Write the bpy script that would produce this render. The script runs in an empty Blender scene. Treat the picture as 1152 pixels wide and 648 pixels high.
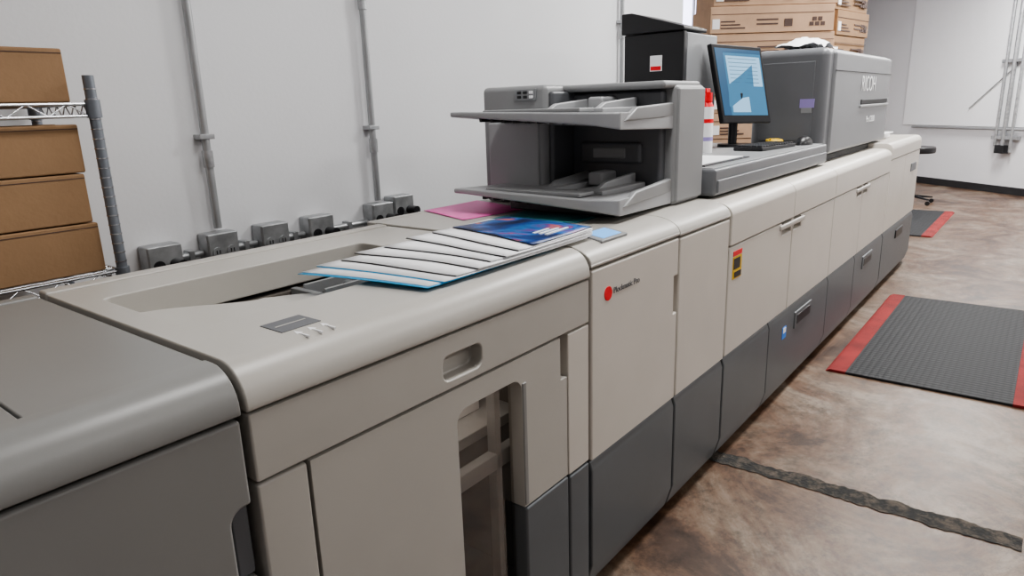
import bpy, bmesh, math, random
from mathutils import Vector, Matrix
random.seed(4)
COL=bpy.context.scene.collection
# ------------------------------------------------------------ materials
def mat(name,col,rough=.5,metal=0,var=.04,scale=6,bump=0,bscale=200,emit=None,estr=0,trans=0):
    m=bpy.data.materials.new(name);m.use_nodes=True
    nt=m.node_tree;b=nt.nodes['Principled BSDF']
    tc=nt.nodes.new('ShaderNodeTexCoord')
    n=nt.nodes.new('ShaderNodeTexNoise');n.inputs['Scale'].default_value=scale;n.inputs['Detail'].default_value=4
    nt.links.new(tc.outputs['Object'],n.inputs['Vector'])
    r=nt.nodes.new('ShaderNodeValToRGB');nt.links.new(n.outputs['Fac'],r.inputs['Fac'])
    r.color_ramp.elements[0].position=.3;r.color_ramp.elements[1].position=.7
    r.color_ramp.elements[0].color=tuple(c*(1-var) for c in col)+(1,)
    r.color_ramp.elements[1].color=tuple(min(1,c*(1+var)) for c in col)+(1,)
    nt.links.new(r.outputs['Color'],b.inputs['Base Color'])
    b.inputs['Roughness'].default_value=rough;b.inputs['Metallic'].default_value=metal
    if trans: b.inputs['Transmission Weight'].default_value=trans
    if emit:
        b.inputs['Emission Color'].default_value=emit+(1,);b.inputs['Emission Strength'].default_value=estr
    if bump:
        n2=nt.nodes.new('ShaderNodeTexNoise');n2.inputs['Scale'].default_value=bscale
        nt.links.new(tc.outputs['Object'],n2.inputs['Vector'])
        bp=nt.nodes.new('ShaderNodeBump');bp.inputs['Strength'].default_value=bump;bp.inputs['Distance'].default_value=.01
        nt.links.new(n2.outputs['Fac'],bp.inputs['Height']);nt.links.new(bp.outputs['Normal'],b.inputs['Normal'])
    return m
M={}
M['white']=mat('warm_white_plastic',(.60,.565,.515),.38,var=.02,bump=.03,bscale=900)
M['light']=mat('light_grey_plastic',(.46,.44,.405),.36,var=.02,bump=.03,bscale=900)
M['midg']=mat('mid_grey_plastic',(.25,.248,.24),.36,var=.02,bump=.03,bscale=900)
M['grey']=mat('slate_grey_plastic',(.12,.13,.138),.42,var=.03,bump=.04,bscale=900)
M['feed']=mat('feeder_grey_plastic',(.28,.285,.29),.4,var=.02)
M['feedl']=mat('feeder_light_plastic',(.36,.365,.375),.4,var=.02)
M['feedd']=mat('feeder_dark_plastic',(.12,.125,.135),.4,var=.02)
M['eng']=mat('engine_grey_plastic',(.155,.16,.17),.38,var=.02)
M['engl']=mat('engine_front_plastic',(.19,.195,.205),.42,var=.02)
M['dark']=mat('seam_black',(.012,.012,.013),.6)
M['black']=mat('black_plastic',(.015,.015,.017),.4)
M['inside']=mat('inside_warm_grey',(.13,.115,.10),.6)  # dark warm grey of the stacker core
M['paper']=mat('white_paper',(.90,.905,.92),.6,var=.01)
M['pink']=mat('magenta_paper',(.95,.20,.55),.5,var=.05)
M['teal']=mat('teal_paper',(.06,.26,.28),.4,var=.1)
M['cyan']=mat('cyan_paper',(.07,.47,.85),.5)
M['red']=mat('red_sticker',(.8,.01,.02),.4)
M['redmat']=mat('red_rubber',(.22,.018,.017),.8,var=.3,bump=.3,bscale=300)
M['yellow']=mat('yellow_sticker',(.7,.45,.02),.5)
M['blue']=mat('blue_sticker',(.05,.25,.8),.5)
M['chrome']=mat('chrome_wire',(.55,.56,.58),.25,1)
M['post']=mat('painted_post',(.24,.26,.29),.35,.6)
M['galv']=mat('galvanised_steel',(.42,.43,.44),.4,.7,var=.2,scale=25)
M['conduit']=mat('conduit_steel',(.40,.41,.42),.4,.6,var=.08)
M['wall']=mat('painted_wall',(.70,.705,.72),.75,var=.025,scale=1.2,bump=.05,bscale=60)
M['board']=mat('white_board',(.84,.85,.86),.4,var=.01)
M['ceil']=mat('ceiling_paint',(.6,.6,.6),.8)
M['base']=mat('black_rubber_base',(.02,.02,.022),.6)
M['screen']=mat('screen',(.03,.08,.15),.2,emit=(.09,.28,.45),estr=.6)
M['scr2']=mat('screen_light',(.2,.35,.5),.3,emit=(.28,.48,.64),estr=.65)
M['scr3']=mat('screen_dark',(.02,.05,.1),.3,emit=(.04,.15,.28),estr=.5)
M['lcd']=mat('panel_lcd',(.1,.3,.6),.2,emit=(.22,.5,.95),estr=.8)
M['win']=mat('window_daylight',(.8,.8,.9),.3,emit=(.62,.62,1.0),estr=3.0)
M['lamp']=mat('lamp_diffuser',(.9,.9,.9),.4,emit=(1,1,1),estr=3)
M['silver']=mat('silver_panel',(.28,.29,.30),.35,.4)
M['purple']=mat('purple_tag',(.35,.28,.6),.5)
M['card']=mat('cardboard',(.32,.195,.105),.8,var=.08,scale=5,bump=.08,bscale=80)
M['tape']=mat('packing_tape',(.36,.235,.14),.35);M['ink']=mat('box_ink',(.09,.055,.045),.7)
M['card2']=mat('cardboard_light',(.54,.36,.24),.8,var=.08,bump=.08,bscale=80)
def glass_mat():
    m=bpy.data.materials.new('window_glass');m.use_nodes=True;nt=m.node_tree;nt.nodes.clear()
    o=nt.nodes.new('ShaderNodeOutputMaterial');t=nt.nodes.new('ShaderNodeBsdfTransparent');t.inputs[0].default_value=(.8,.77,.73,1)
    g=nt.nodes.new('ShaderNodeBsdfGlossy');g.inputs['Roughness'].default_value=.04;l=nt.nodes.new('ShaderNodeLayerWeight');l.inputs[0].default_value=.2
    mx=nt.nodes.new('ShaderNodeMixShader');nt.links.new(l.outputs['Facing'],mx.inputs[0]);nt.links.new(t.outputs[0],mx.inputs[1]);nt.links.new(g.outputs[0],mx.inputs[2]);nt.links.new(mx.outputs[0],o.inputs[0])
    return m
M['glass']=glass_mat()
def floor_mat():
    m=bpy.data.materials.new('stained_concrete');m.use_nodes=True;nt=m.node_tree;b=nt.nodes['Principled BSDF']
    tc=nt.nodes.new('ShaderNodeTexCoord')
    n=nt.nodes.new('ShaderNodeTexNoise');n.inputs['Scale'].default_value=1.6;n.inputs['Detail'].default_value=14;n.inputs['Roughness'].default_value=.74;n.inputs['Distortion'].default_value=1.0
    n2=nt.nodes.new('ShaderNodeTexNoise');n2.inputs['Scale'].default_value=9;n2.inputs['Detail'].default_value=14;n2.inputs['Roughness'].default_value=.85
    for k in(n,n2): nt.links.new(tc.outputs['Object'],k.inputs['Vector'])
    r=nt.nodes.new('ShaderNodeValToRGB');e=r.color_ramp.elements
    e[0].position=.40;e[0].color=(.060,.034,.022,1);e[1].position=.62;e[1].color=(.225,.180,.142,1)
    k=r.color_ramp.elements.new(.47);k.color=(.125,.072,.045,1)
    k=r.color_ramp.elements.new(.54);k.color=(.165,.116,.082,1)
    r2=nt.nodes.new('ShaderNodeValToRGB');r2.color_ramp.elements[0].color=(.25,.23,.22,1);r2.color_ramp.elements[0].position=.40;r2.color_ramp.elements[1].color=(1.15,1.14,1.12,1);r2.color_ramp.elements[1].position=.54
    nt.links.new(n.outputs['Fac'],r.inputs['Fac']);nt.links.new(n2.outputs['Fac'],r2.inputs['Fac'])
    mx=nt.nodes.new('ShaderNodeMix');mx.data_type='RGBA';mx.blend_type='MULTIPLY';mx.inputs['Factor'].default_value=.7
    nt.links.new(r.outputs['Color'],mx.inputs['A']);nt.links.new(r2.outputs['Color'],mx.inputs['B'])
    nt.links.new(mx.outputs['Result'],b.inputs['Base Color'])
    rr=nt.nodes.new('ShaderNodeMapRange');rr.inputs['To Min'].default_value=.24;rr.inputs['To Max'].default_value=.5
    nt.links.new(n2.outputs['Fac'],rr.inputs['Value']);nt.links.new(rr.outputs['Result'],b.inputs['Roughness'])
    bp=nt.nodes.new('ShaderNodeBump');bp.inputs['Strength'].default_value=.2;bp.inputs['Distance'].default_value=.01
    nt.links.new(n2.outputs['Fac'],bp.inputs['Height']);nt.links.new(bp.outputs['Normal'],b.inputs['Normal'])
    return m
M['floor']=floor_mat()
def trench_mat():
    m=mat('trench_filler',(.02,.02,.019),.85,bump=.6,bscale=90);nt=m.node_tree
    r=[x for x in nt.nodes if x.type=='VALTORGB'][0];n=[x for x in nt.nodes if x.type=='TEX_NOISE'][0]
    n.inputs['Scale'].default_value=20;n.inputs['Detail'].default_value=8;n.inputs['Roughness'].default_value=.75
    e=r.color_ramp.elements;e[0].position=.46;e[0].color=(.018,.018,.017,1);e[1].position=.62;e[1].color=(.10,.08,.062,1);return m
M['asph']=trench_mat()
def rubber():
    m=bpy.data.materials.new('ribbed_rubber');m.use_nodes=True;nt=m.node_tree;b=nt.nodes['Principled BSDF']
    tc=nt.nodes.new('ShaderNodeTexCoord');v=nt.nodes.new('ShaderNodeTexVoronoi');v.inputs['Scale'].default_value=30;v.inputs['Randomness'].default_value=0
    nt.links.new(tc.outputs['Object'],v.inputs['Vector'])
    r=nt.nodes.new('ShaderNodeValToRGB');r.color_ramp.elements[0].color=(.035,.038,.043,1);r.color_ramp.elements[1].color=(.015,.016,.018,1);r.color_ramp.elements[1].position=.6
    nt.links.new(v.outputs['Distance'],r.inputs['Fac']);nt.links.new(r.outputs['Color'],b.inputs['Base Color']);b.inputs['Roughness'].default_value=.65
    b.inputs['Specular IOR Level'].default_value=.35
    bp=nt.nodes.new('ShaderNodeBump');bp.inputs['Strength'].default_value=.5;bp.invert=True;bp.inputs['Distance'].default_value=.01
    nt.links.new(v.outputs['Distance'],bp.inputs['Height']);nt.links.new(bp.outputs['Normal'],b.inputs['Normal']);return m
M['rubber']=rubber()
def printmat():
    m=bpy.data.materials.new('blue_photo_print');m.use_nodes=True;nt=m.node_tree;b=nt.nodes['Principled BSDF']
    tc=nt.nodes.new('ShaderNodeTexCoord');n=nt.nodes.new('ShaderNodeTexNoise');n.inputs['Scale'].default_value=6;n.inputs['Detail'].default_value=5;n.inputs['Distortion'].default_value=1.5
    nt.links.new(tc.outputs['Object'],n.inputs['Vector']);r=nt.nodes.new('ShaderNodeValToRGB');e=r.color_ramp.elements
    e[0].position=.36;e[0].color=(.003,.012,.06,1);e[1].position=.72;e[1].color=(.7,.22,.08,1)
    for p,c in((.50,(.005,.05,.24,1)),(.57,(.02,.16,.45,1)),(.63,(.15,.05,.25,1))):
        k=e.new(p);k.color=c
    nt.links.new(n.outputs['Fac'],r.inputs['Fac']);nt.links.new(r.outputs['Color'],b.inputs['Base Color']);b.inputs['Roughness'].default_value=.4;return m
M['print']=printmat()
# ------------------------------------------------------------ helpers
def empty(name,loc=(0,0,0)):
    e=bpy.data.objects.new(name,None);COL.objects.link(e);e.location=loc;e.empty_display_size=.1;return e
def finish(name,bm,m,parent=None,bevel=0,seg=2,smooth=True):
    bmesh.ops.recalc_face_normals(bm,faces=bm.faces)
    me=bpy.data.meshes.new(name);bm.to_mesh(me);bm.free()
    for p in me.polygons:p.use_smooth=smooth
    o=bpy.data.objects.new(name,me);COL.objects.link(o);me.materials.append(M[m] if isinstance(m,str) else m)
    if parent:
        o.parent=parent;o.matrix_parent_inverse=Matrix.Translation(-Vector(parent.location))
    if bevel: bev(o,bevel,seg)
    elif smooth: sharp(o)
    return o
def sharp(o):
    try:
        o.data.set_sharp_from_angle(angle=math.radians(35))
    except Exception:
        for p in o.data.polygons:p.use_smooth=False
def bev(o,w,seg=2):
    md=o.modifiers.new('bevel','BEVEL');md.width=w;md.segments=seg;md.limit_method='ANGLE';md.angle_limit=math.radians(35)
    md.use_clamp_overlap=True
    for p in o.data.polygons:p.use_smooth=True
    wn=o.modifiers.new('wn','WEIGHTED_NORMAL');wn.keep_sharp=True
def box(name,x0,x1,y0,y1,z0,z1,m,parent=None,bevel=.004,seg=2,rot=None):
    bm=bmesh.new()
    vs=[bm.verts.new((x,y,z)) for z in(z0,z1) for x,y in((x0,y0),(x1,y0),(x1,y1),(x0,y1))]
    for f in((0,1,2,3),(4,5,6,7),(0,1,5,4),(1,2,6,5),(2,3,7,6),(3,0,4,7)): bm.faces.new([vs[i] for i in f])
    if rot:
        bmesh.ops.rotate(bm,cent=rot[1],matrix=rot[0],verts=bm.verts)
    return finish(name,bm,m,parent,bevel,seg,smooth=bevel>0)
def prism(name,pts,axis,a0,a1,m,parent=None,bevel=.003,seg=2):
    bm=bmesh.new()
    def P(p,a):
        return {'x':(a,p[0],p[1]),'y':(p[0],a,p[1]),'z':(p[0],p[1],a)}[axis]
    A=[bm.verts.new(P(p,a0)) for p in pts];B=[bm.verts.new(P(p,a1)) for p in pts]
    bm.faces.new(A);bm.faces.new(B[::-1]);n=len(pts)
    for i in range(n): bm.faces.new((A[i],A[(i+1)%n],B[(i+1)%n],B[i]))
    return finish(name,bm,m,parent,bevel,seg)
def hexa(name,b,t,m,parent=None,bevel=.003,seg=2):
    bm=bmesh.new();vs=[bm.verts.new(p) for p in list(b)+list(t)]
    for f in((0,1,2,3),(4,5,6,7),(0,1,5,4),(1,2,6,5),(2,3,7,6),(3,0,4,7)): bm.faces.new([vs[i] for i in f])
    return finish(name,bm,m,parent,bevel,seg,smooth=bevel>0)
def cyl(name,p0,p1,r,m,parent=None,r2=None,n=16):
    p0=Vector(p0);p1=Vector(p1);d=p1-p0;bm=bmesh.new()
    bmesh.ops.create_cone(bm,cap_ends=True,segments=n,radius1=r,radius2=r if r2 is None else r2,depth=d.length)
    q=Vector((0,0,1)).rotation_difference(d)
    bmesh.ops.transform(bm,matrix=Matrix.Translation((p0+p1)/2)@q.to_matrix().to_4x4(),verts=bm.verts)
    return finish(name,bm,m,parent)
def tube(name,pts,r,m,parent=None):
    cu=bpy.data.curves.new(name,'CURVE');cu.dimensions='3D';cu.bevel_depth=r;cu.bevel_resolution=3
    s=cu.splines.new('POLY');s.points.add(len(pts)-1)
    for i,p in enumerate(pts): s.points[i].co=tuple(p)+(1,)
    cu.materials.append(M[m]);o=bpy.data.objects.new(name,cu);COL.objects.link(o)
    if parent:o.parent=parent;o.matrix_parent_inverse=Matrix.Translation(-Vector(parent.location))
    return o
def cut(o,x0,x1,y0,y1,z0,z1,r=0,axis='y'):
    if r:
        pts=[]
        A0,A1,B0,B1={'y':(x0,x1,z0,z1),'x':(y0,y1,z0,z1),'z':(x0,x1,y0,y1)}[axis]
        for cx,cy,a in((A1-r,B1-r,0),(A0+r,B1-r,90),(A0+r,B0+r,180),(A1-r,B0+r,270)):
            for k in range(6):
                t=math.radians(a+18*k);pts.append((cx+r*math.cos(t),cy+r*math.sin(t)))
        e0,e1={'y':(y0,y1),'x':(x0,x1),'z':(z0,z1)}[axis]
        c=prism('c',pts,axis,e0,e1,'dark',None,0)
    else: c=box('c',x0,x1,y0,y1,z0,z1,'dark',None,0)
    mods=[(md.type,md.width,md.segments) for md in o.modifiers if md.type=='BEVEL']
    for md in list(o.modifiers): o.modifiers.remove(md)
    bo=o.modifiers.new('b','BOOLEAN');bo.operation='DIFFERENCE';bo.solver='EXACT';bo.object=c
    dg=bpy.context.evaluated_depsgraph_get();dg.update()
    me=bpy.data.meshes.new_from_object(o.evaluated_get(dg));o.modifiers.clear()
    ms=[mm for mm in o.data.materials];o.data=me;me.materials.clear()
    me.materials.append(ms[0])
    for p in me.polygons:p.material_index=0
    bpy.data.objects.remove(c)
    for t,w,s in mods: bev(o,w,s)
    if not mods: sharp(o)
    return o
def text(name,s,loc,size,rot,m,parent):
    cu=bpy.data.curves.new(name,'FONT');cu.body=s;cu.size=size;cu.extrude=.0005;cu.materials.append(M[m])
    o=bpy.data.objects.new(name,cu);COL.objects.link(o);o.location=loc;o.rotation_euler=rot
    if parent:o.parent=parent;o.matrix_parent_inverse=Matrix.Translation(-Vector(parent.location))
    return o
def lidprof(zb,zt,r,yf=.955,yb=1.9,ry=None):
    ry=ry or r;pts=[(yb,zb),(yf,zb)]
    for k in range(9):
        t=math.pi-k*math.pi/16;pts.append((yf+ry+ry*math.cos(t),zt-r+r*math.sin(t)))
    pts.append((yb,zt));return pts
YF=.96
# ------------------------------------------------------------ room
YB=4.6
box('floor',-4,17,-6,YB+.1,-.1,0,'floor',None,0)
box('ceiling',-4,17,-6,YB+.1,3.6,3.7,'ceil',None,0)
WY=2.45
box('wall_left',-4,5.35,WY,WY+.12,0,3.6,'wall',None,0)
box('wall_return',5.23,5.35,WY+.12,YB,0,3.6,'wall',None,0)
box('wall_recess',5.23,16.4,YB,YB+.1,0,3.6,'wall',None,0)
box('wall_back',-4.1,-4,-6,2.6,0,3.6,'wall',None,0)
box('wall_right',-4,8,-6.1,-6,0,3.6,'wall',None,0)
def fw(y,off=0): # point on the angled far wall, off = distance into the room
    n=Vector((-1,.86)).normalized();return (12.23+.86*y+n.x*off, y+n.y*off)
def fwbox(name,ya,yb,o0,o1,z0,z1,m,parent=None,bevel=0):
    a=fw(ya,o0);b=fw(yb,o0);c=fw(yb,o1);d=fw(ya,o1)
    return hexa(name,[p+(z0,) for p in(a,b,c,d)],[p+(z1,) for p in(a,b,c,d)],m,parent,bevel)
fwbox('wall_far',-6,YB,0,-.12,0,3.6,'wall')
fwbox('baseboard_far',-5.9,YB-.1,0,.015,0,.11,'base')
w=empty('window_1',(10.3,YB,3))
box('pane',9.7,11.0,YB-.015,YB-.005,2.3,3.45,'win',w,0)
for a,b,c,d in((9.62,9.7,2.22,3.5),(11.0,11.08,2.22,3.5),(9.62,11.08,2.22,2.3),(9.62,11.08,3.45,3.5),(10.33,10.38,2.3,3.45)):
    box('frame',a,b,YB-.04,YB,c,d,'silver',w,.003)
# ------------------------------------------------------------ conduits & outlet boxes
RX=WY-.03
ZB=1.005
obx=[1.075,1.29,1.51,1.73,2.07,2.2];oz=[0,.01,.01,.01,.02,.04]
for x,zb in((1.30,ZB+.092),(2.08,ZB+.098),(4.33,.3)):
    cd=empty('electrical_conduit',(x,WY,2))
    cyl('pipe',(x,RX,zb),(x,RX,3.6),.0145,'conduit',cd)
    for z in(1.42,2.02,2.6):
        box('strap',x-.028,x+.028,RX-.018,WY,z,z+.018,'galv',cd,.002); cyl('coupling',(x,RX,z-.1),(x,RX,z-.04),.019,'galv',cd)
for a,b in zip(obx[:-1],obx[1:]):
    if b-a>.14:
        cd=empty('conduit_run',((a+b)/2,WY,ZB));cyl('pipe',(a+.062,RX,ZB+.01),(b-.062,RX,ZB+.01),.012,'conduit',cd)
        box('strap',(a+b)/2-.01,(a+b)/2+.01,RX-.015,WY,ZB-.008,ZB+.028,'galv',cd,.002)
for i,x in enumerate(obx):
    e=empty('outlet_box',(x,WY,1.0));z=ZB+oz[i]
    box('shell',x-.06,x+.06,WY-.07,WY,z-.07,z+.07,'galv',e,.006)
    box('cover',x-.058,x+.058,WY-.077,WY-.069,z-.068,z+.068,'galv',e,.003)
    for s in(-.028,.028):
        cyl('socket',(x+s,WY-.081,z),(x+s,WY-.076,z),.02,'galv' if i in(1,2) else 'black',e)
        for k in(-.006,.006): box('slot',x+s+k-.0015,x+s+k+.0015,WY-.083,WY-.080,z-.005,z+.009,'dark',e,0)
    if i in(0,3,4,5):
        cyl('plug',(x+.028,WY-.13,z),(x+.028,WY-.08,z),.02,'black',e)
        tube('cord',[(x+.028,WY-.13,z-.005),(x+.033,WY-.17,.96),(x+.04,WY-.15,.85),(x+.05,WY-.1,.5),(x+.05,WY-.08,.02)],.006,'black',e)
# ------------------------------------------------------------ generic printer section
def lower(par,xs,z1=.475):
    for a,b in zip(xs[:-1],xs[1:]):
        pts=[(YF+.006,z1),(YF-.004,z1-.03),(YF-.004,.12),(YF+.02,.035),(YF+.06,.035),(YF+.06,z1)]
        prism('lower_panel',pts,'x',a+.003,b-.003,'grey',par,.006,3)
BK=1.81
# ---- unit A : left finisher
A=empty('finisher_unit',(-.3,1.4,0))
box('core',-1.2,.508,YF+.05,BK-.03,.02,1.05,'dark',A,0)
for x in(-1.1,.42):
    for y in(1.05,1.7): cyl('foot',(x,y,0),(x,y,.03),.025,'black',A)
prism('front_rail',lidprof(1.042,1.118,.065,yb=1.045),'x',-1.2,.508,'midg',A,.003)
box('top_panel',-1.2,.2485,1.047,BK-.04,1.05,1.114,'midg',A,.003)
box('top_edge',.2515,.508,1.047,BK-.04,1.05,1.1145,'midg',A,.003)
pa=box('front_panel',-1.2,.506,YF-.002,YF+.06,.05,1.034,'midg',A,.006,3)
cut(pa,.468,.56,YF-.05,YF+.04,.745,.885,.025,'y')
box('grip',.475,.506,YF+.015,YF+.05,.75,.88,'feedd',A,.004)
box('back_rail',-1.2,.508,BK-.037,BK,1.0,1.118,'midg',A,.006)
# ---- unit B : stacker
B=empty('paper_stacker',(1.03,1.4,0))
x0,x1=.518,1.548
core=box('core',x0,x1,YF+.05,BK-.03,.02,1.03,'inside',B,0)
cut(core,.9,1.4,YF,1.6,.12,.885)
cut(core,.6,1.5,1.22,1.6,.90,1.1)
for x in(.6,1.47):
    for y in(1.06,1.7): cyl('foot',(x,y,0),(x,y,.03),.025,'black',B)
lid=prism('lid',lidprof(1.042,1.12,.068,yb=BK-.05),'x',x0,x1,'light',B,.004,3)
cut(lid,.575,1.30,1.215,1.61,.9,1.3,.02,'z')
box('back_rail',x0,x1,BK-.047,BK,1.0,1.124,'light',B,.006)
box('label_plate',.655,.74,1.05,1.12,1.1195,1.1215,'feedd',B,.0005)
box('label_line',.665,.73,1.084,1.088,1.1212,1.1219,'light',B,0)
for k in range(3):
    xx=.672+.028*k
    prism('arrow',[(xx,.995),(xx+.003,.995),(xx+.003,1.022),(xx+.008,1.022),(xx+.0015,1.040),(xx-.005,1.022),(xx,1.022)],'z',1.1165,1.1208,'paper',B,0)
hexa('tray_slope',[(.574,1.212,.99),(1.03,1.212,.94),(1.03,1.615,.94),(.574,1.615,.99)],[(.574,1.212,1.062),(1.03,1.212,.985),(1.03,1.615,.985),(.574,1.615,1.062)],'light',B,0)
pts=[(.572,1.212),(.572,1.475)]
for k in range(11):
    t=k/10;pts.append((.60+.24*t,1.475-.075*t*t*(3-2*t)))
for k in range(9):
    t=k/8*math.pi/2;pts.append((.84+.15*math.sin(t),1.30+.10*math.cos(t)))
pts.append((.99,1.212))
bm=bmesh.new()
A_=[bm.verts.new((p[0],p[1],.95)) for p in pts];B_=[bm.verts.new((p[0],p[1],1.108-.07*(p[0]-.572))) for p in pts]
bm.faces.new(A_);bm.faces.new(B_[::-1])
for i in range(len(pts)): bm.faces.new((A_[i],A_[(i+1)%len(pts)],B_[(i+1)%len(pts)],B_[i]))
finish('tray_step',bm,'light',B,.008,4)
box('well_bar',1.04,1.06,1.217,1.6,.92,1.04,'silver',B,.003)
cyl('well_roller',(1.12,1.222,1.0),(1.12,1.6,1.0),.018,'black',B)
cyl('well_roller',(1.2,1.222,1.02),(1.2,1.6,1.02),.014,'silver',B)
for y in(1.26,1.36,1.47,1.56): box('well_guide',1.06,1.28,y,y+.01,.95,1.05,'feed',B,.002)
box('well_plate',1.03,1.29,1.22,1.6,.90,.93,'white',B,.002)
band=box('front_band',x0+.002,x1-.002,YF-.002,YF+.05,.915,1.036,'light',B,.004)
cut(band,.965,1.09,YF-.03,YF+.035,.936,.992,.018,'y')
box('left_post',x0+.002,.617,YF,YF+.05,.05,.909,'light',B,.005)
door=box('door',.623,1.435,YF,YF+.045,.05,.909,'light',B,.005)
cut(door,1.0,1.235,YF-.1,YF+.1,.10,.855,.035,'y')
cut(door,1.235,1.5,YF-.1,YF+.1,0,.495)
cut(door,1.405,1.5,YF-.1,YF+.03,.79,.95)
cut(door,.5,1.0,YF-.1,YF+.1,0,.30)
bm=bmesh.new();bm.faces.new([bm.verts.new(p) for p in((1.0,YF+.036,.10),(1.235,YF+.036,.10),(1.235,YF+.036,.855),(1.0,YF+.036,.855))])
finish('window_glass',bm,'glass',B,0,smooth=False)
box('window_trim',1.236,1.252,YF-.003,YF+.02,.50,.84,'midg',B,.003)
box('paper_pile',.92,1.3,1.16,1.5,.696,.80,'paper',B,.003)
box('lift_plate',.91,1.38,1.08,1.55,.665,.695,'feed',B,.003)
box('crossbar',.92,1.30,1.02,1.05,.60,.645,'feed',B,.003)
box('side_bar',1.20,1.22,1.02,1.05,.14,.88,'feed',B,.003)
box('side_bar',1.04,1.055,1.3,1.33,.14,.66,'silver',B,.003)
box('cavity_floor',.905,1.395,YF+.055,1.595,.122,.14,'feedd',B,0)
box('added_fill_bar',.98,1.30,1.10,1.14,.868,.884,'paper',B,.003)  # added housing for the cavity fill, not a known machine part
l=bpy.data.lights.new('added_fill','AREA');l.shape='RECTANGLE';l.size=.3;l.size_y=.04;l.energy=.25;l.color=(1,.9,.8)  # fill light added to brighten the stacker interior behind the glass
o=bpy.data.objects.new('added_fill_source',l);COL.objects.link(o);o.location=(1.14,1.12,.865);o.parent=B;o.matrix_parent_inverse=Matrix.Translation(-Vector(B.location))
box('right_post',1.441,x1-.002,YF-.001,YF+.05,.49,.909,'white',B,.004)
box('lower_panel',x0+.003,.995,YF+.001,YF+.05,.04,.296,'grey',B,.006)
box('lower_panel',1.238,1.437,YF-.003,YF+.05,.04,.491,'grey',B,.008)
box('lower_panel',1.443,x1-.002,YF-.003,YF+.05,.04,.485,'grey',B,.008)
# ---- unit C & D
BC=1.88
def simple_unit(par,x0,x1,zt,zs,m='white'):
    box('core',x0,x1,YF+.05,BC-.03,.02,zs,'dark',par,0)
    for x in(x0+.07,x1-.07):
        for y in(1.06,1.78): cyl('foot',(x,y,0),(x,y,.03),.025,'black',par)
    pts=[(BC-.045,zs+.003),(YF-.004,zs+.003),(YF-.004,zs+.012)]
    for k in range(9):
        t=k/8*math.pi/2;pts.append((YF-.004+.11*(1-math.cos(t)),zs+.012+(zt-zs-.012)*math.sin(t)))
    pts+=[(BC-.045,zt)]
    prism('lid',pts,'x',x0,x1,m,par,.004,3)
    box('back_rail',x0,x1,BC-.042,BC,1,zt,m,par,.005)
C=empty('sheet_inserter_cabinet',(2.07,1.4,0))
simple_unit(C,1.556,2.117,1.125,1.062,'light')
pc=box('front_door',1.558,2.114,YF-.004,YF+.05,.48,1.058,'white',C,.006,3)
cut(pc,2.085,2.15,YF-.05,YF+.03,.80,.93)
lower(C,[1.556,2.117])
rp=(Matrix.Rotation(math.radians(9),4,'X'),Vector((1.75,1.03,1.122)))
box('operation_panel',1.67,1.82,.99,1.075,1.108,1.1265,'feed',C,.003,rot=rp)
box('operation_lcd',1.695,1.80,1.002,1.062,1.126,1.1280,'lcd',C,0,rot=rp)
cyl('logo_sticker',(1.645,YF-.006,.975),(1.645,YF-.003,.975),.021,'red',C,n=24)
text('label_text','Plockmatic Pro',(1.675,YF-.0055,.968),.026,(math.pi/2,0,0),'feedd',C)
D=empty('transport_unit',(2.35,1.4,0))
simple_unit(D,2.123,2.575,1.125,1.058,'light')
box('front_door',2.125,2.572,YF-.004,YF+.05,.48,1.054,'white',D,.006,3);lower(D,[2.123,2.575])
# ---- main engine
E=empty('production_printer',(4.8,1.4,0))
X=[2.583,3.40,4.18,4.9,5.77]
box('core',2.583,5.77,YF+.05,1.87,.02,1.05,'dark',E,0)
for x in(2.7,4.1,5.6):
    for y in(1.06,1.78): cyl('foot',(x,y,0),(x,y,.03),.025,'black',E)
for a,b in((2.583,3.40),(3.40,4.18),(4.18,5.77)):
    prism('lid_band',lidprof(.945,1.115,.05,yf=.952,yb=1.86,ry=.07),'x',a+.002,b-.002,'white',E,.004,3)
for a,b in zip(X[:-1],X[1:]):
    d=box('front_door',a+.003,b-.003,YF-.004,YF+.05,.482,.938,'white',E,.006,3)
    if a in(2.583,4.18): cut(d,b-.16,b-.02,YF-.05,YF+.03,.88,1.0)
    if a in(3.40,4.9): cut(d,a+.02,a+.14,YF-.05,YF+.03,.88,1.0)
for xx in(3.2,4.72): box('latch',xx,xx+.38,YF-.012,YF+.02,.905,.93,'light',E,.006)
lower(E,[2.583,3.15,4.2,4.87,5.77])
for a in(3.55,5.1):
    box('grip_rim',a,a+.3,YF-.011,YF,.335,.425,'grey',E,.02,4)
    box('grip_recess',a+.03,a+.27,YF-.013,YF-.008,.355,.405,'black',E,.012,4)
box('sticker_blue',3.36,3.42,YF-.006,YF-.003,.33,.39,'blue',E,0)
box('sticker_white',3.37,3.41,YF-.007,YF-.005,.36,.385,'paper',E,0)
box('warning_red',2.625,2.72,YF-.006,YF-.003,.895,.915,'red',E,0)
box('warning_yellow',2.625,2.72,YF-.006,YF-.003,.80,.892,'yellow',E,0)
box('warning_black',2.63,2.70,YF-.007,YF-.005,.84,.885,'black',E,0)
box('warning_black',2.64,2.715,YF-.007,YF-.005,.805,.828,'black',E,0)
F_=empty('paper_feed_unit',(6.4,1.4,0))
box('core',5.785,7.1,YF+.05,1.87,.02,1.05,'dark',F_,0)
for x in(5.9,7.0):
    for y in(1.06,1.78): cyl('foot',(x,y,0),(x,y,.03),.025,'black',F_)
prism('lid',lidprof(1.03,1.15,.05,yf=.952,yb=1.86),'x',5.785,7.1,'white',F_,.004,3)
box('front_door',5.788,6.4,YF-.004,YF+.05,.482,1.024,'white',F_,.006,3)
box('front_door',6.406,7.097,YF-.004,YF+.05,.482,1.024,'white',F_,.006,3)
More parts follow.
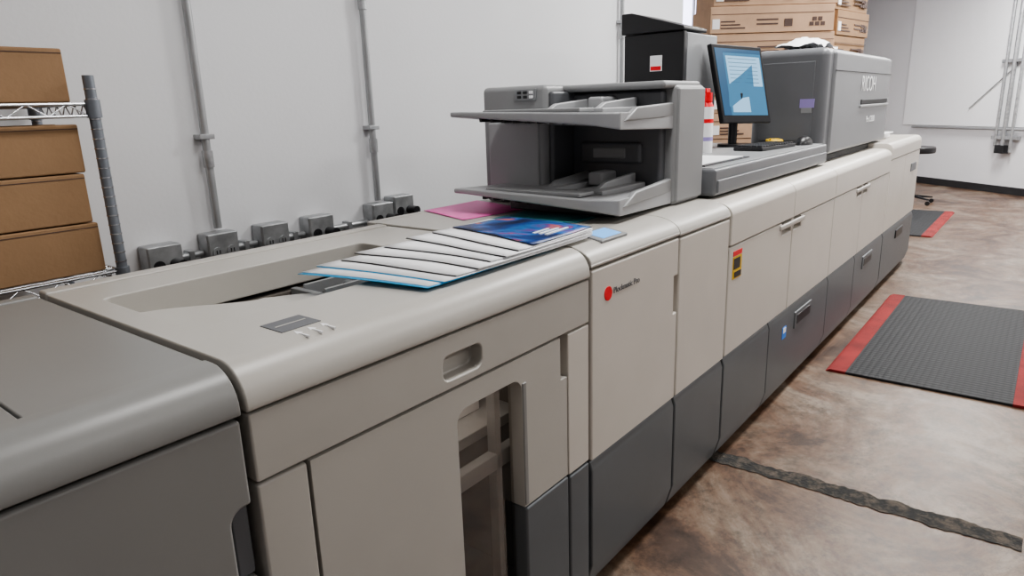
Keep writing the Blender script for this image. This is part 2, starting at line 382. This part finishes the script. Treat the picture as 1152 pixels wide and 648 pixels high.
box('side_panel',7.1,7.115,YF+.02,1.86,.04,1.03,'white',F_,.004)
box('handle',6.7,6.95,YF-.01,YF,.86,.93,'grey',F_,.006)
lower(F_,[5.785,7.1]);box('grip',6.3,6.6,YF-.012,YF,.35,.42,'black',F_,.01)
pk2=empty('paper_ream',(6.5,1.3,1.15))
box('wrapper',6.3,6.75,1.15,1.5,1.15,1.19,'paper',pk2,.004);box('loose_sheets',6.25,6.6,1.1,1.4,1.19,1.20,'paper',pk2,.002)
# ------------------------------------------------------------ sheet feeder on top
S=empty('sheet_inserter',(2.3,1.4,1.125))
Z0=1.1255
bx0,bx1=2.33,2.6
box('tower',bx0+.02,bx1,1.09,1.83,Z0,1.56,'feed',S,.02,4)
box('tower_face',bx0+.03,bx1-.01,1.083,1.1,Z0+.012,1.548,'feed',S,.008,3)
box('tower_cap',bx0-.06,bx1-.02,1.10,1.8,1.545,1.572,'feed',S,.012,4)
box('rear_column',2.15,2.36,1.52,1.83,Z0,1.575,'feed',S,.02,4)
box('column_inset',2.145,2.16,1.55,1.80,1.17,1.44,'feedl',S,.008,3)
box('back_wall',2.17,2.36,1.50,1.525,Z0+.01,1.55,'feedd',S,.01)
box('feed_throat',2.31,2.37,1.13,1.52,Z0+.01,1.54,'feedd',S,.01)
box('throat_plate',2.29,2.32,1.2,1.46,1.28,1.36,'feedd',S,.012)
box('throat_plate',2.285,2.30,1.26,1.40,1.30,1.34,'feed',S,.006)
box('key_panel',2.142,2.152,1.56,1.66,1.52,1.562,'silver',S,.002)
for i in range(3):
    for j in range(2): box('key',2.136,2.144,1.572+.028*i,1.587+.028*i,1.528+.016*j,1.538+.016*j,'black' if i else 'paper',S,.001)
def tray(z):
    out=[(1.84,1.72),(1.84,1.66),(1.86,1.16),(1.91,1.07),(2.35,1.10),(2.35,1.72)]
    bm=bmesh.new()
    zt={0:z+.012,1:z+.012,2:z+.0,3:z-.002,4:z-.01,5:z-.01}
    zb={0:z-.005,1:z-.006,2:z-.038,3:z-.055,4:z-.07,5:z-.05}
    bt=[bm.verts.new((x,y,zt[i])) for i,(x,y) in enumerate(out)];bb=[bm.verts.new((x,y,zb[i])) for i,(x,y) in enumerate(out)]
    bm.faces.new(bt);bm.faces.new(bb[::-1]);n=len(out)
    for i in range(n): bm.faces.new((bb[i],bb[(i+1)%n],bt[(i+1)%n],bt[i]))
    bmesh.ops.triangulate(bm,faces=[f for f in bm.faces if len(f.verts)>4])
    finish('tray_plate',bm,'feedl',S,.006,3)
    for y in(1.22,1.42):
        hexa('side_guide',[(1.98,y,z-.01),(2.3,y,z-.01),(2.3,y+.02,z-.01),(1.98,y+.02,z-.01)],[(2.08,y,z+.03),(2.3,y,z+.045),(2.3,y+.02,z+.045),(2.08,y+.02,z+.03)],'feedl',S,.005)
        box('guide_foot',1.99,2.3,y-.04,y+.06,z-.008,z+.012,'feedl',S,.004)
    hexa('front_fence',[(1.93,1.065,z-.03),(2.35,1.10,z-.03),(2.35,1.125,z-.03),(1.93,1.085,z-.03)],[(2.02,1.068,z+.012),(2.35,1.10,z+.022),(2.35,1.125,z+.022),(2.02,1.09,z+.012)],'feed',S,.006)
    box('pickup_arm',2.2,2.35,1.31,1.37,z,z+.05,'feedl',S,.01)
    box('tray_pad',1.88,1.97,1.2,1.6,z+.002,z+.0145,'feed',S,.003)
    for k in range(9):
        y=1.2+.05*k
        box('rib',1.875,2.1,y,y+.012,z-.022-.03*(1.7-y),z-.003,'black',S,0)
tray(1.475);tray(1.205)
box('lower_mount',2.02,2.33,1.15,1.6,Z0,1.165,'feedd',S,.006)
# ------------------------------------------------------------ console desk
K=empty('console_shelf',(3.5,1.4,1.12))
box('slab',2.64,4.30,1.05,1.97,1.1265,1.235,'eng',K,.012,3)
box('front_trim',2.66,4.28,1.043,1.055,1.14,1.19,'eng',K,.004)
box('top_skin',2.66,4.28,1.07,1.95,1.234,1.238,'feed',K,.002)
DZ=1.238
pp=empty('document_sheet',(2.95,1.3,DZ))
box('dark_folder',2.70,3.22,1.12,1.46,DZ,DZ+.005,'black',pp,.001)
box('sheet',2.72,3.19,1.14,1.44,DZ+.005,DZ+.008,'paper',pp,0)
kb=empty('keyboard',(3.9,1.25,DZ))
rk=(Matrix.Rotation(math.radians(-6),4,'Z'),Vector((3.85,1.25,DZ)))
box('body',3.60,4.02,1.16,1.32,DZ,DZ+.02,'black',kb,.005,rot=rk)
for r in range(5):
    for c in range(13):
        xx=3.612+.031*c;yy=1.17+.029*r
        box('key',xx,xx+.026,yy,yy+.024,DZ+.018,DZ+.028,'black',kb,.002,1,rot=rk)
ms=empty('computer_mouse',(4.18,1.15,DZ))
bm=bmesh.new();bmesh.ops.create_uvsphere(bm,u_segments=20,v_segments=10,radius=1)
for v in bm.verts:
    v.co=Vector((v.co.x*.085+4.17,v.co.y*.045+1.145,max(v.co.z,0)*.05+DZ))
finish('shell',bm,'black',ms)
mo=empty('computer_monitor',(3.95,1.45,DZ))
TL=Vector((3.77,1.56,1.80));TR=Vector((4.09,1.395,1.78));BL=Vector((3.79,1.475,1.375));BR=Vector((4.12,1.32,1.365))
n=(TR-TL).cross(BL-TL).normalized()
if n.y>0:n=-n
back=-n*.035
hexa('case',[BL,BR,BR+back,BL+back],[TL,TR,TR+back,TL+back],'black',mo,.006,3)
def lerp2(u,v,o): return TL.lerp(TR,u).lerp(BL.lerp(BR,u),v)+n*o
def panel(nm,u0,u1,v0,v1,m,o=.001,th=.0015):
    hexa(nm,[lerp2(u0,v1,o),lerp2(u1,v1,o),lerp2(u1,v1,o-th),lerp2(u0,v1,o-th)],[lerp2(u0,v0,o),lerp2(u1,v0,o),lerp2(u1,v0,o-th),lerp2(u0,v0,o-th)],m,mo,0)
panel('screen',.05,.95,.05,.90,'screen')
panel('screen_bar',.05,.95,.05,.10,'scr3',.002);panel('screen_side',.05,.20,.10,.90,'scr3',.002)
panel('screen_list',.24,.92,.14,.52,'scr2',.002)
panel('screen_list',.24,.60,.56,.86,'scr2',.002)
for k in range(7): panel('screen_row',.28,.85,.17+.05*k,.175+.05*k,'scr3',.003)
mc=(BL+BR)/2+back
cyl('neck',(mc.x-.0,mc.y+.06,DZ),(mc.x,mc.y+.06,DZ+.3),.025,'black',mo)
box('neck_joint',mc.x-.05,mc.x+.05,mc.y+.0,mc.y+.09,DZ+.2,DZ+.30,'black',mo,.01)
cyl('base',(mc.x,mc.y+.04,DZ),(mc.x,mc.y+.04,DZ+.015),.10,'black',mo,n=32)
sb=empty('spray_can',(3.45,1.45,DZ));sx,sy=3.46,1.44
cyl('can',(sx,sy,DZ),(sx,sy,DZ+.23),.037,'paper',sb,n=24);cyl('shoulder',(sx,sy,DZ+.23),(sx,sy,DZ+.255),.037,'red',sb,r2=.024,n=24)
cyl('cap',(sx,sy,DZ+.255),(sx,sy,DZ+.30),.028,'red',sb,n=24);cyl('band',(sx,sy,DZ+.06),(sx,sy,DZ+.08),.0375,'purple',sb,n=24)
cyl('band',(sx,sy,DZ+.15),(sx,sy,DZ+.17),.0375,'red',sb,n=24)
box('nozzle',sx-.03,sx+.02,sy-.01,sy+.01,DZ+.30,DZ+.32,'red',sb,.003)
gl=empty('yellow_glove',(4.2,1.36,DZ))
tube('fabric_roll',[(4.17+.06*math.cos(t*.7)+.01*math.sin(t*3),1.31+.035*math.sin(t*.7),DZ+.012+.003*t/3) for t in range(14)],.01,'yellow',gl)
# server tower
sv=empty('print_server',(3.7,1.75,DZ))
box('front_panel',3.515,3.56,1.60,1.95,DZ,1.855,'black',sv,.006)
box('body',3.56,3.96,1.60,1.95,DZ,1.85,'silver',sv,.006)
prism('top_cover',[(1.595,1.857),(1.96,1.857),(1.96,1.965),(1.90,1.965),(1.595,1.875)],'x',3.50,3.80,'black',sv,.006)
box('label',3.511,3.516,1.72,1.79,1.66,1.74,'paper',sv,0);box('label_red',3.509,3.512,1.725,1.785,1.664,1.685,'red',sv,0)
box('drive_slot',3.511,3.516,1.65,1.90,1.50,1.52,'feedd',sv,0)
# upper engine
G=empty('printer_upper_engine',(5.2,1.3,1.12))
gx0,gx1=4.34,6.12
box('plinth',gx0+.02,5.76,1.12,1.50,1.1155,1.152,'dark',G,0)
box('body',gx0,gx1,1.09,1.52,1.152,1.775,'eng',G,.045,5)
box('front_cover',gx0+.10,gx1-.03,1.072,1.12,1.165,1.76,'engl',G,.03,4)
box('front_seam',gx0+.11,gx1-.04,1.069,1.075,1.645,1.649,'dark',G,0)
box('slot',5.15,6.0,1.066,1.08,1.44,1.475,'dark',G,.005)
box('slot_lip',5.12,6.03,1.06,1.08,1.422,1.44,'feed',G,.004)
text('brand_text','RICOH',(5.12,1.068,1.53),.14,(math.pi/2,0,0),'paper',G)
text('model_text','Pro C9200',(5.35,1.068,1.32),.06,(math.pi/2,0,0),'paper',G)
box('tag',gx0-.008,gx0+.002,1.15,1.23,1.44,1.49,'purple',G,0);box('tag2',gx0-.008,gx0+.002,1.16,1.22,1.41,1.44,'feed',G,0)
box('side_plate',gx0-.006,gx0+.01,1.16,1.46,1.25,1.70,'eng',G,.004)
cb=empty('cleaning_cloth',(4.7,1.3,1.775))
bm=bmesh.new();bmesh.ops.create_grid(bm,x_segments=14,y_segments=10,size=1)
for v in bm.verts:
    x,y=v.co.x,v.co.y
    v.co=Vector((4.62+.22*x,1.3+.13*y,1.781+.07*abs(math.sin(3*x+2*y))*(1-x*x*.6)*(1-y*y*.6)+.01*random.random()))
finish('cloth',bm,'paper',cb)
# ------------------------------------------------------------ printed sheets
ps=empty('printed_sheets',(1.4,1.25,1.127))
def sheet(nm,c,z,m,th=.0012,curl=.006,N=10,par=ps,wav=0):
    bm=bmesh.new();g=[];ph=random.uniform(0,6)
    for j in range(N+1):
        row=[]
        for i in range(N+1):
            u=i/N;v=j/N
            p=Vector(c[0]).lerp(Vector(c[1]),u).lerp(Vector(c[3]).lerp(Vector(c[2]),u),v)
            row.append(bm.verts.new((p.x+wav*math.sin(v*4+ph)*(1-u),p.y,z+curl*(abs(2*u-1)**3)*.3+curl*.5*math.sin(v*3.1))))
        g.append(row)
    for j in range(N):
        for i in range(N): bm.faces.new((g[j][i],g[j][i+1],g[j+1][i+1],g[j+1][i]))
    o=finish(nm,bm,m,par);s=o.modifiers.new('s','SOLIDIFY');s.thickness=th;s.offset=1;return o
zb=1.1275
sheet('sheet_cyan',[(.995,1.020),(1.50,1.032),(1.60,1.42),(.925,1.385)],zb,'cyan')
sheet('sheet_white',[(1.004,1.026),(1.64,1.022),(1.62,1.43),(.938,1.388)],zb+.0015,'paper')
sheet('sheet_cyan',[(1.04,1.016),(1.50,1.030),(1.62,1.42),(.99,1.40)],zb+.003,'cyan')
sheet('sheet_white',[(1.043,1.016),(1.65,1.020),(1.62,1.425),(.993,1.406)],zb+.0045,'paper')
FX=[1.095,1.15,1.205,1.265,1.32];BX=[1.05,1.13,1.215,1.30,1.39];YB0=[1.022,1.013,1.026,1.015,1.022];YB1=[1.39,1.412,1.393,1.415,1.40]
z=zb+.0065
for k in range(5):
    st=random.getstate()
    sheet('booklet_edge',[(FX[k]-.0022,YB0[k]+.001),(1.665,1.03),(1.66,1.40),(BX[k]-.0022,YB1[k]+.001)],z,'black',wav=.009,th=.0010);random.setstate(st)
    sheet('booklet',[(FX[k],YB0[k]-.003),(1.665,1.020),(1.66,1.404),(BX[k],YB1[k])],z+.0012,'paper',wav=.009,th=.0024)
    z+=.0040
sheet('booklet_edge',[(1.374,1.018),(1.675,1.028),(1.70,1.369),(1.473,1.390)],z,'black')
sheet('cover_print',[(1.376,1.02),(1.67,1.03),(1.70,1.367),(1.475,1.389)],z+.0016,'print')
rt=(Matrix.Rotation(math.radians(4),4,'Z'),Vector((1.58,1.09,z)))
for k in range(3): box('cover_text',1.50,1.62-.02*k,1.07+.02*k,1.078+.02*k,z+.004,z+.0072,'paper',ps,0,rot=rt)
pk=empty('pink_sheet',(2,1.7,1.13))
sheet('sheet',[(1.73,1.58),(2.04,1.54),(2.14,1.87),(1.83,1.87)],1.1265,'pink',curl=.002,par=pk)
tl=empty('teal_sheet',(1.9,1.4,1.13))
sheet('sheet',[(1.86,1.20),(2.0,1.2),(2.0,1.51),(1.76,1.51)],1.1265,'teal',curl=.002,par=tl)
# ------------------------------------------------------------ wire shelf + cartons (left)
W=empty('wire_shelf',(.1,2.2,0))
px,py0,py1=.77,1.97,2.38
for x in(px,-1.0):
    for y in(py0,py1):
        cyl('post',(x,y,0),(x,y,1.61),.0135,'post',W)
        for k in range(60): cyl('ring',(x,y,.10+k*.025),(x,y,.103+k*.025),.0147,'chrome',W,n=12)
for z in(.15,.62,1.10,1.54):
    for dz in(0,.03):
        for y in(py0,py1): cyl('rail',(-1.0,y,z-dz),(px,y,z-dz),.004,'chrome',W,n=8)
        for x in(-1.0,px): cyl('rail',(x,py0,z-dz),(x,py1,z-dz),.004,'chrome',W,n=8)
    tube('truss',[(-1.0+.045*i,py0,z-(.03 if i%2 else 0)) for i in range(40)],.002,'chrome',W)
    tube('truss',[(px,py0+.03*i,z-(.03 if i%2 else 0)) for i in range(14)],.002,'chrome',W)
    for i in range(14): cyl('wire',(-1.0,py0+.03*i,z),(px,py0+.03*i,z),.002,'chrome',W,n=6)
    for y in(py0,py1): cyl('collar',(px,y,z-.035),(px,y,z+.01),.018,'post',W)
def carton(x0,x1,z0,z1,y0=1.995,y1=2.36,m='card'):
    c=empty('cardboard_box',((x0+x1)/2,(y0+y1)/2,z0))
    box('carton',x0,x1,y0,y1,z0,z1,m,c,.004)
    ym=(y0+y1)/2
    box('tape',x0-.0015,x1+.0015,ym-.03,ym+.03,z1-.08,z1+.0015,'tape',c,0)
    box('flap_line',x0+.002,x1-.002,y0-.001,y0+.001,z1-.012,z1-.010,'ink',c,0)
for x0,x1 in((.12,.74),(-.52,.08)):
    carton(x0,x1,1.104,1.235);carton(x0,x1-.01,1.238,1.365);carton(x0,x1-.005,1.368,1.49)
    carton(x0,x1-.01,1.545,1.675)
    carton(x0,x1,.624,.85);carton(x0,x1,.154,.4)
# ------------------------------------------------------------ carton stacks (far)
def stack(P0,P1,depth,m,rows=10,h=.25):
    T=empty('carton_stack',((P0[0]+P1[0])/2,(P0[1]+P1[1])/2,0))
    a=Vector((P0[0],P0[1],0));d=Vector((P1[0]-P0[0],P1[1]-P0[1],0));L=d.length;ex=d/L;ey=Vector((-ex.y,ex.x,0))
    if ey.y<0: ey=-ey
    def tb(nm,u0,u1,v0,v1,z0,z1,mm,bevel=0):
        P=lambda u,v,z:a+ex*u+ey*v+Vector((0,0,z))
        hexa(nm,[P(u0,v0,z0),P(u1,v0,z0),P(u1,v1,z0),P(u0,v1,z0)],[P(u0,v0,z1),P(u1,v0,z1),P(u1,v1,z1),P(u0,v1,z1)],mm,T,bevel)
    tb('pallet',0,L,0,depth,0,.12,'card')
    for i in range(rows):
        z0=.12+i*h+.001;z1=.12+(i+1)*h-.004;off=random.uniform(-.02,.03)
        tb('carton',off,L+off,random.uniform(-.015,.015),depth,z0,z1,m,.005)
        f=-.02
        tb('flap_gap',off+.01,L+off-.01,f+.003,f+.01,z1-.075,z1-.070,'ink')
        for k in range(3): tb('print_line',off+.1,off+.34-.05*k,f+.002,f+.01,z0+.04+.03*k,z0+.052+.03*k,'ink')
        for k in range(2): tb('print_line',off+.45,off+.66,f+.002,f+.01,z0+.07+.04*k,z0+.084+.04*k,'ink')
        tb('print_box',off+.72,off+.80,f+.002,f+.01,z0+.05,z0+.12,'ink')
        tb('print_label',off+.02,off+.09,f+.002,f+.01,z0+.04,z0+.13,'paper')
        for k in range(3): tb('print_mark',off+L-.24+.055*k,off+L-.20+.055*k,f+.002,f+.01,z0+.05,z0+.085,'ink')
        for k in range(2): tb('print_mark',off+L-.2125+.055*k,off+L-.1725+.055*k,f+.002,f+.01,z0+.095,z0+.13,'ink')
stack((6.75,2.79),(7.52,1.86),.6,'card2')
stack((8.0,1.98),(8.85,1.86),.4,'card')
# ------------------------------------------------------------ mats & trench
def fmat(x0,x1,y0,y1):
    e=empty('anti_fatigue_mat',((x0+x1)/2,(y0+y1)/2,0))
    prism('pad',[(y0,0.0),(y0+.02,.014),(y1-.02,.014),(y1,0)],'x',x0,x1,'rubber',e,.002)
    prism('border',[(y1-.10,.0),(y1-.10,.0155),(y1-.02,.0155),(y1+.005,0)],'x',x0-.002,x1+.002,'redmat',e,.001)
    prism('border',[(y0+.10,.0),(y0+.10,.0155),(y0+.02,.0155),(y0-.005,0)],'x',x0-.002,x1+.002,'redmat',e,.001)
fmat(3.92,5.78,-.10,.86);fmat(8.45,10.4,.93,1.75)
tr=empty('floor_trench',(2.64,.4,0))
bm=bmesh.new();N=110;L=[];Rr=[];a=b=0
for i in range(N+1):
    y=1.1-1.19*i/N
    a=a*.8+random.uniform(-.006,.006);b=b*.8+random.uniform(-.007,.007)
    L.append(bm.verts.new((2.59+a,y,.003)));Rr.append(bm.verts.new((2.68+b,y,.003)))
for i in range(N): bm.faces.new((L[i],L[i+1],Rr[i+1],Rr[i]))
finish('filler',bm,'asph',tr)
# ------------------------------------------------------------ wall stand
rs=empty('wall_track',fw(.6,.05)+(1.5,))
for dy,r,z0 in((.0,.03,.66),(.10,.022,.7),(-.10,.022,.62)):
    a=fw(.60+dy,.07);cyl('post',a+(z0,),a+(3.5,),r,'galv',rs)
a=fw(2.0,.05);b=fw(-2.5,.05);cyl('rail',a+(.95,),b+(.95,),.022,'conduit',rs)
for z in(.8,1.9,3.0): fwbox('bracket',.43,.76,0,.08,z,z+.05,'galv',rs,.004)
fwbox('foot_clamp',.54,.66,.03,.13,.60,.72,'black',rs,.005)
a=fw(.5,.04);b=fw(1.15,.04);cyl('brace',a+(1.95,),b+(1.25,),.008,'conduit',rs)
wb=empty('white_wall_board',fw(1.2,.02)+(1.7,));fwbox('board',-2.4,2.2,.001,.02,.98,3.4,'board',wb,.003)
# stool
ch=empty('drafting_stool',(11.1,1.5,0))
cx,cy=11.1,1.53
for k in range(5):
    t=k*2*math.pi/5+.3;e=(cx+.28*math.cos(t),cy+.28*math.sin(t))
    hexa('leg',[(cx,cy-.02,.09),(cx,cy+.02,.09),(e[0],e[1]+.015,.07),(e[0],e[1]-.015,.07)],[(cx,cy-.02,.13),(cx,cy+.02,.13),(e[0],e[1]+.015,.09),(e[0],e[1]-.015,.09)],'black',ch,.004)
    cyl('caster',(e[0]-.02,e[1],.03),(e[0]+.02,e[1],.03),.03,'black',ch)
cyl('column',(cx,cy,.1),(cx,cy,.70),.025,'black',ch)
prism('seat',[(cx+.23*math.cos(k*math.pi/12),cy+.23*math.sin(k*math.pi/12)) for k in range(24)],'z',.70,.79,'black',ch,.025,4)
# ------------------------------------------------------------ ceiling lights
def lamp(x,y,p,sx=1.2,sy=.5):
    e=empty('ceiling_light',(x,y,3.5))
    box('housing',x-sx/2-.04,x+sx/2+.04,y-sy/2-.04,y+sy/2+.04,3.5,3.6,'ceil',e,.01)
    box('diffuser',x-sx/2,x+sx/2,y-sy/2,y+sy/2,3.485,3.5,'lamp',e,0)
    l=bpy.data.lights.new('area','AREA');l.shape='RECTANGLE';l.size=sx;l.size_y=sy;l.energy=p;l.color=(1,.988,.97)
    o=bpy.data.objects.new('lamp_source',l);COL.objects.link(o);o.location=(x,y,3.47);o.parent=e;o.matrix_parent_inverse=Matrix.Translation(-Vector(e.location))
for x,p,q in((-1.5,6,6),(1.6,40,24),(4.6,108,66),(7.8,95,75),(11,150,130)):
    lamp(x,.6,p);lamp(x,-2.6,q)
lamp(9.5,3.4,90)
wd=bpy.data.worlds.new('w');bpy.context.scene.world=wd;wd.use_nodes=True
wd.node_tree.nodes['Background'].inputs[0].default_value=(.8,.85,.9,1);wd.node_tree.nodes['Background'].inputs[1].default_value=.3
try: bpy.context.scene.view_settings.look='AgX - Medium High Contrast'
except Exception: pass
# ------------------------------------------------------------ camera
f=768.0;H=1.5
pitch=math.atan(204/f);roll=math.atan(0.0317);th=math.atan(631/math.hypot(f,204))
Fh=Vector((math.cos(th),math.sin(th),0));R=Vector((math.sin(th),-math.cos(th),0));Z=Vector((0,0,1))
fwd=math.cos(pitch)*Fh-math.sin(pitch)*Z;up=math.sin(pitch)*Fh+math.cos(pitch)*Z
c,s=math.cos(roll),math.sin(roll)
rx=c*R-s*up;uy=s*R+c*up
cam=bpy.data.cameras.new('camera');cam.lens=24;cam.sensor_width=36;cam.clip_start=.05
co=bpy.data.objects.new('camera',cam);COL.objects.link(co)
co.matrix_world=Matrix((( rx.x,uy.x,-fwd.x,0),(rx.y,uy.y,-fwd.y,0),(rx.z,uy.z,-fwd.z,H),(0,0,0,1)))
bpy.context.scene.camera=co
